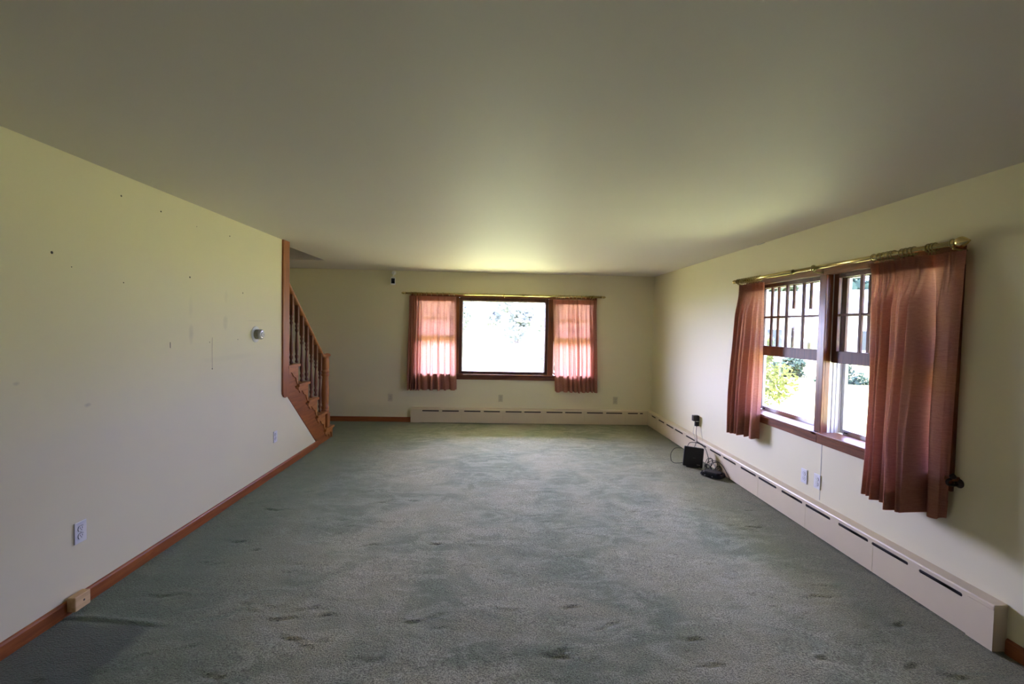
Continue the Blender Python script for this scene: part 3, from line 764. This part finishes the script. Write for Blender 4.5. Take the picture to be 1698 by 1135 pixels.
cam = empty('security_camera', (-1.655, D, 2.21), 'small white security camera with black front, high on far wall left', 'security camera')
m = MB(); m.lathe([(.034, 0), (.034, .006), (.028, .012), (.010, .014)], rot_to((0, -1, 0), (-1.656, D, 2.398)), 24)
m.tube([(-1.656, D-.012, 2.396), (-1.656, D-.035, 2.385), (-1.656, D-.048, 2.360), (-1.656, D-.050, 2.325)], .010, 10); m.build('mount', 'white_plastic', cam)
M = Matrix.Translation((-1.655, D-.060, 2.268)) @ Matrix.Rotation(math.radians(14), 4, 'Z') @ Matrix.Rotation(math.radians(10), 4, 'X')
m = MB(); m.cbox(-.038, .038, -.030, .030, -.060, .060, .012, M); m.build('body', 'white_plastic', cam)
m = MB(); m.cbox(-.027, .027, -.034, -.024, -.040, .042, .004, M); m.build('front_panel', 'gloss_black', cam)
m = MB(); m.lathe([(.011, 0), (.011, .003), (.007, .004)], M @ rot_to((0, -1, 0), (0, -.033, .018)), 16); m.build('lens', 'dark_glass', cam)

blk = empty('wooden_block', (XL+.04, 2.477, 0), 'small pale wooden block with a screw hole against the left baseboard', 'wood block')
m = MB(); m.cbox(XL+.0125, XL+.058, 2.432, 2.524, .022, .100, .005); m.build('block', 'pale_wood', blk)
m = MB(); m.lathe([(.0055, 0), (.0055, .0006)], rot_to((1, 0, 0), (XL+.058, 2.484, .062)), 12, False); m.build('screw_hole', 'nail_dark', blk)

# ------------------------------------------------------------------ router, modem, adapters, cables
rt = empty('router', (2.285, 5.09, 0), 'upright square black router leaning on carpet beside a flatter black modem', 'router')
ang = math.atan2(5.055-5.12, 2.388-2.174)
M = Matrix.Translation((2.281, 5.10, .012)) @ Matrix.Rotation(ang, 4, 'Z') @ Matrix.Rotation(math.radians(-6), 4, 'X') @ Matrix.Rotation(math.radians(4), 4, 'Y')
m = MB(); m.cbox(-.106, .106, 0, .048, 0, .222, .008, M); m.build('case', 'black_plastic', rt)
m = MB(); m.cbox(-.070, .070, -.004, .052, -.010, .004, .003, M); m.build('foot', 'black_plastic', rt)
m = MB()
for k in range(5): m.box(-.006+.006*k, -.003+.006*k, -.0006, .001, .100, .104, M)
m.build('indicator_marks', 'grey_print', rt)
m = MB(); m.box(.042, .078, -.0006, .001, .024, .034, M); m.build('label_plate', 'grey_print', rt)

md = empty('modem', (2.395, 4.79, 0), 'low flat black modem lying on the carpet beside the upright router', 'modem')
M = Matrix.Translation((2.374, 4.80, .012)) @ Matrix.Rotation(math.radians(-50), 4, 'Z')
oct_ = lambda a, b, c: [(-a+c, -b), (a-c, -b), (a, -b+c), (a, b-c), (a-c, b), (-a+c, b), (-a, b-c), (-a, -b+c)]
m = MB(); m.prism(oct_(.115, .082, .03), 0, .018, 'z', M); m.prism(oct_(.108, .075, .028), .018, .036, 'z', M); m.build('case', 'gloss_black', md)
m = MB(); m.prism(oct_(.085, .054, .022), .036, .046, 'z', M); m.build('lid', 'black_plastic', md)
m = MB()
for x in (-.06, .02): m.box(x, x+.014, -.0835, -.0815, .006, .013, M)
m.build('indicator_light', 'steel', md)

def adapter(label, y, z, w, h, d, ww):
    r = empty('power_adapter', (XR-.0125, y, z-h/2), label, 'power adapter')
    m = MB(); m.cbox(XR-.012-d, XR-.0105, y-w/2, y+w/2, z-h/2, z+h/2, .005); m.build('body', 'black_plastic', r)
    m = MB(); m.lathe([(.006, 0), (.0035, .018)], rot_to((0, 0, -1), (XR-.012-d*.5, y, z-h/2)), 10); m.build('strain_relief', 'cable_black', r)
    m = MB()
    for s in (-1, 1): m.box(XR-.0115, XR-.0035, y+s*.0062-.0011, y+s*.0062+.0011, z-.002, z+.004)
    m.build('prongs', 'steel', r)
adapter('larger square black power adapter in the top socket by the router', 5.610, .4755, .058, .072, .072, 0)
adapter('smaller black plug in the lower socket by the router', 5.597, .405, .034, .055, .048, 0)

def cable(label, ctrl, r=.0022, mat='cable_black', n=10, cat='cable'):
    m = MB(); m.tube(spline(ctrl, n), r, 7); return tag(m.build('cable', mat), label, cat)
cable('grey cable dropping from the wall adapter to the back of the router', [(XR-.05, 5.61, .425), (XR-.07, 5.61, .30), (XR-.085, 5.52, .24), (2.44, 5.38, .16), (2.40, 5.25, .12), (2.36, 5.17, .10)], .0020, 'cable_grey')
cable('black cable looping from the lower plug across behind the router', [(XR-.036, 5.597, .362), (XR-.055, 5.56, .30), (XR-.09, 5.46, .22), (2.36, 5.32, .13), (2.26, 5.25, .10), (2.22, 5.215, .12), (2.24, 5.185, .14)], .0030)
cable('thin pale cable running from the outlet down the heater to the modem', [(XR-.012, 5.52, .37), (XR-.03, 5.45, .28), (XR-.083, 5.25, .16), (XR-.085, 5.05, .08), (2.47, 4.93, .05), (2.44, 4.88, .03)], .0013, 'cable_grey')
cable('black cable sticking out in a loop at the left side of router', [(2.20, 5.21, .20), (2.12, 5.22, .195), (2.065, 5.20, .14), (2.06, 5.18, .07), (2.10, 5.20, .03), (2.16, 5.22, .02), (2.24, 5.21, .03)], .0032)
cable('black cable arching high over the top right corner of router', [(2.25, 5.20, .19), (2.30, 5.24, .255), (2.38, 5.20, .26), (2.43, 5.12, .22), (2.44, 5.06, .13), (2.435, 5.02, .06), (2.42, 4.96, .015)], .0034)
cable('black cable curling in a hoop behind the flat modem', [(2.40, 5.05, .03), (2.42, 5.00, .10), (2.465, 4.93, .135), (2.488, 4.84, .115), (2.493, 4.78, .085), (2.494, 4.72, .045), (2.488, 4.66, .015)], .0034)
rc = random.Random(21)
for i, lab in enumerate(['thin black cable coiled upright in the gap between router and modem', 'thin black cable coil leaning toward the heater behind the modem', 'black cable tangle resting on the back edge of modem',
                         'short black cable loop lying low beside the router foot', 'grey cable coil inside the tangle behind the modem']):
    cx, cy, cz, rad = [(2.425, 5.00, .085, .055), (2.455, 4.93, .075, .05), (2.465, 4.86, .065, .035), (2.405, 4.985, .045, .035), (2.44, 4.955, .055, .045)][i]
    pts = []; tl = rc.uniform(-.5, .5); az = rc.uniform(-.5, .4)
    for k in range(15):
        a = k*.9; q = rad*(1+.22*math.sin(k*1.7+i))
        pts.append((min(XR-.075, cx+q*math.cos(a)*math.cos(az)*.75), cy+q*math.cos(a)*math.sin(az)+.02*math.sin(a*.6+i), max(.016, cz+q*math.sin(a)*.95)))
    cable(lab, pts, .0030 if i != 4 else .0022, 'cable_black' if i != 4 else 'cable_grey', 8)

# ------------------------------------------------------------------ outside
GZ = -.75
mb = MB(); gx = [-70+i*5 for i in range(45)]; gy = [-40+j*5 for j in range(45)]
vs = [(x, y, GZ+.25*noise.noise(Vector((x*.03, y*.03, 0)))-.02*0) for y in gy for x in gx]; n = len(gx)
mb.add(vs, [(j*n+i, j*n+i+1, (j+1)*n+i+1, (j+1)*n+i) for j in range(len(gy)-1) for i in range(n-1)], True)
tag(mb.build('ground', 'lawn_grass', origin=(0, 0, GZ)), kind='structure')

def crown_mesh(seed, n, r, leaf, squash=.8, lump=9):
    rr = random.Random(seed); vs = []; fs = []
    blobs = [(Vector((rr.gauss(0, .42)*r, rr.gauss(0, .42)*r, rr.uniform(-.55, .75)*r*squash)), rr.uniform(.30, .55)*r) for _ in range(lump)]
    for i in range(n):
        c, br = blobs[i % lump]; d = Vector((rr.gauss(0, 1), rr.gauss(0, 1), rr.gauss(0, 1))).normalized()
        p = c+d*br*(rr.random()**.25); a = Vector((rr.gauss(0, 1), rr.gauss(0, 1), rr.gauss(0, .6))).normalized()
        b = a.cross(d+Vector((.1, .2, .3))).normalized(); L = leaf*rr.uniform(.6, 1.3); k = len(vs)
        vs += [p-a*L, p-b*L*.5, p+a*L, p+b*L*.5]; fs.append((k, k+1, k+2, k+3))
    return vs, fs
def tree(name, label, x, y, h, r, mat, seed, n=2600, leaf=.35, group=None, trunk=True, cat='tree'):
    root = empty(name, (x, y, GZ), label, cat, group)
    vs, fs = crown_mesh(seed, n, r, leaf)
    zc = GZ+h*.50 if trunk else GZ+r*.45
    m = MB(); m.add([v+Vector((x, y, max(zc, 0) if trunk else zc)) for v in vs], fs); m.build('foliage', mat, root, recalc=False)
    m = MB()
    if trunk:
        m.tube([(x, y, GZ-.1), (x+.1, y, GZ+h*.3), (x-.05, y+.1, GZ+h*.55), (x+.1, y, GZ+h*.8)], [r*.09, r*.075, r*.06, r*.03], 8)
        for k in range(4):
            a = k*1.7; m.tube([(x, y, GZ+h*(.35+.08*k)), (x+.5*r*math.cos(a), y+.5*r*math.sin(a), GZ+h*(.5+.1*k))], [r*.045, r*.02], 6)
        m.build('trunk', 'bark', root)
    else:
        for k in range(5):
            a = k*1.3; m.tube([(x+.1*math.cos(a), y+.1*math.sin(a), GZ-.05), (x+.5*r*math.cos(a), y+.5*r*math.sin(a), GZ+r*.6)], [.03, .012], 6)
        m.build('stem', 'bark', root)
    return root
# trees beyond the far wall's window
kinds = ['leaf_green', 'leaf_yellow_green', 'leaf_blue_green']
for i in range(8):
    x = -32.7+i*8.9+R.uniform(-.3, .3); y = 64 + (9.5 if i % 2 else 0)
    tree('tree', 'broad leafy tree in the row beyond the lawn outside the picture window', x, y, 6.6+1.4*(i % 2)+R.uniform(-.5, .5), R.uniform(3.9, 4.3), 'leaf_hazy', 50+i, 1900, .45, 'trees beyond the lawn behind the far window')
# trees and bushes beyond the right wall's windows
for i in range(6):
    a = math.radians(22+i*7.5); d = 58+(9 if i % 2 else 0)
    tree('tree', 'tall leafy tree beyond the lawn outside the right wall windows', 3+d*math.cos(a), d*math.sin(a), R.uniform(10, 12), R.uniform(4.2, 4.8), kinds[(i+1) % 3], 80+i, 3600, .55, 'trees beyond the lawn on the right')
for i in range(11):
    a = math.radians(32+i*5.0); d = 25+(1.8 if i % 2 else 0)
    tree('bush', 'low rounded blue-green bush in the row across the lawn outside right windows', d*math.cos(a), d*math.sin(a), 1.2, 1.0, 'leaf_blue_green', 120+i, 2000, .11, 'bushes across the lawn', False, 'bush')
tree('small_tree', 'small yellow-green tree close outside the far right wall window', 6.9, 12.2, 2.8, 1.25, 'leaf_yellow_green', 200, 3200, .07)
# a white house far off, seen through the upper sash
hs = empty('house', (28, 35, GZ), 'distant white house seen through the far right wall window', 'house')
M = Matrix.Translation((26, 33, GZ)) @ Matrix.Rotation(math.radians(-38), 4, 'Z')
m = MB(); m.box(-7, 7, 0, 7, 0, 3.6, M); m.build('wall', 'house_siding', hs)
m = MB(); m.prism([(-.6, 3.6), (7.6, 3.6), (3.5, 5.8)], -7.5, 7.5, 'x', M); m.build('roof', 'house_roof', hs)
for x in (-5.2, -2.4, .8, 3.8):
    m = MB(); m.box(x, x+1.1, -.06, .02, 1.1, 2.5, M); m.build('window', 'dark_glass', hs)
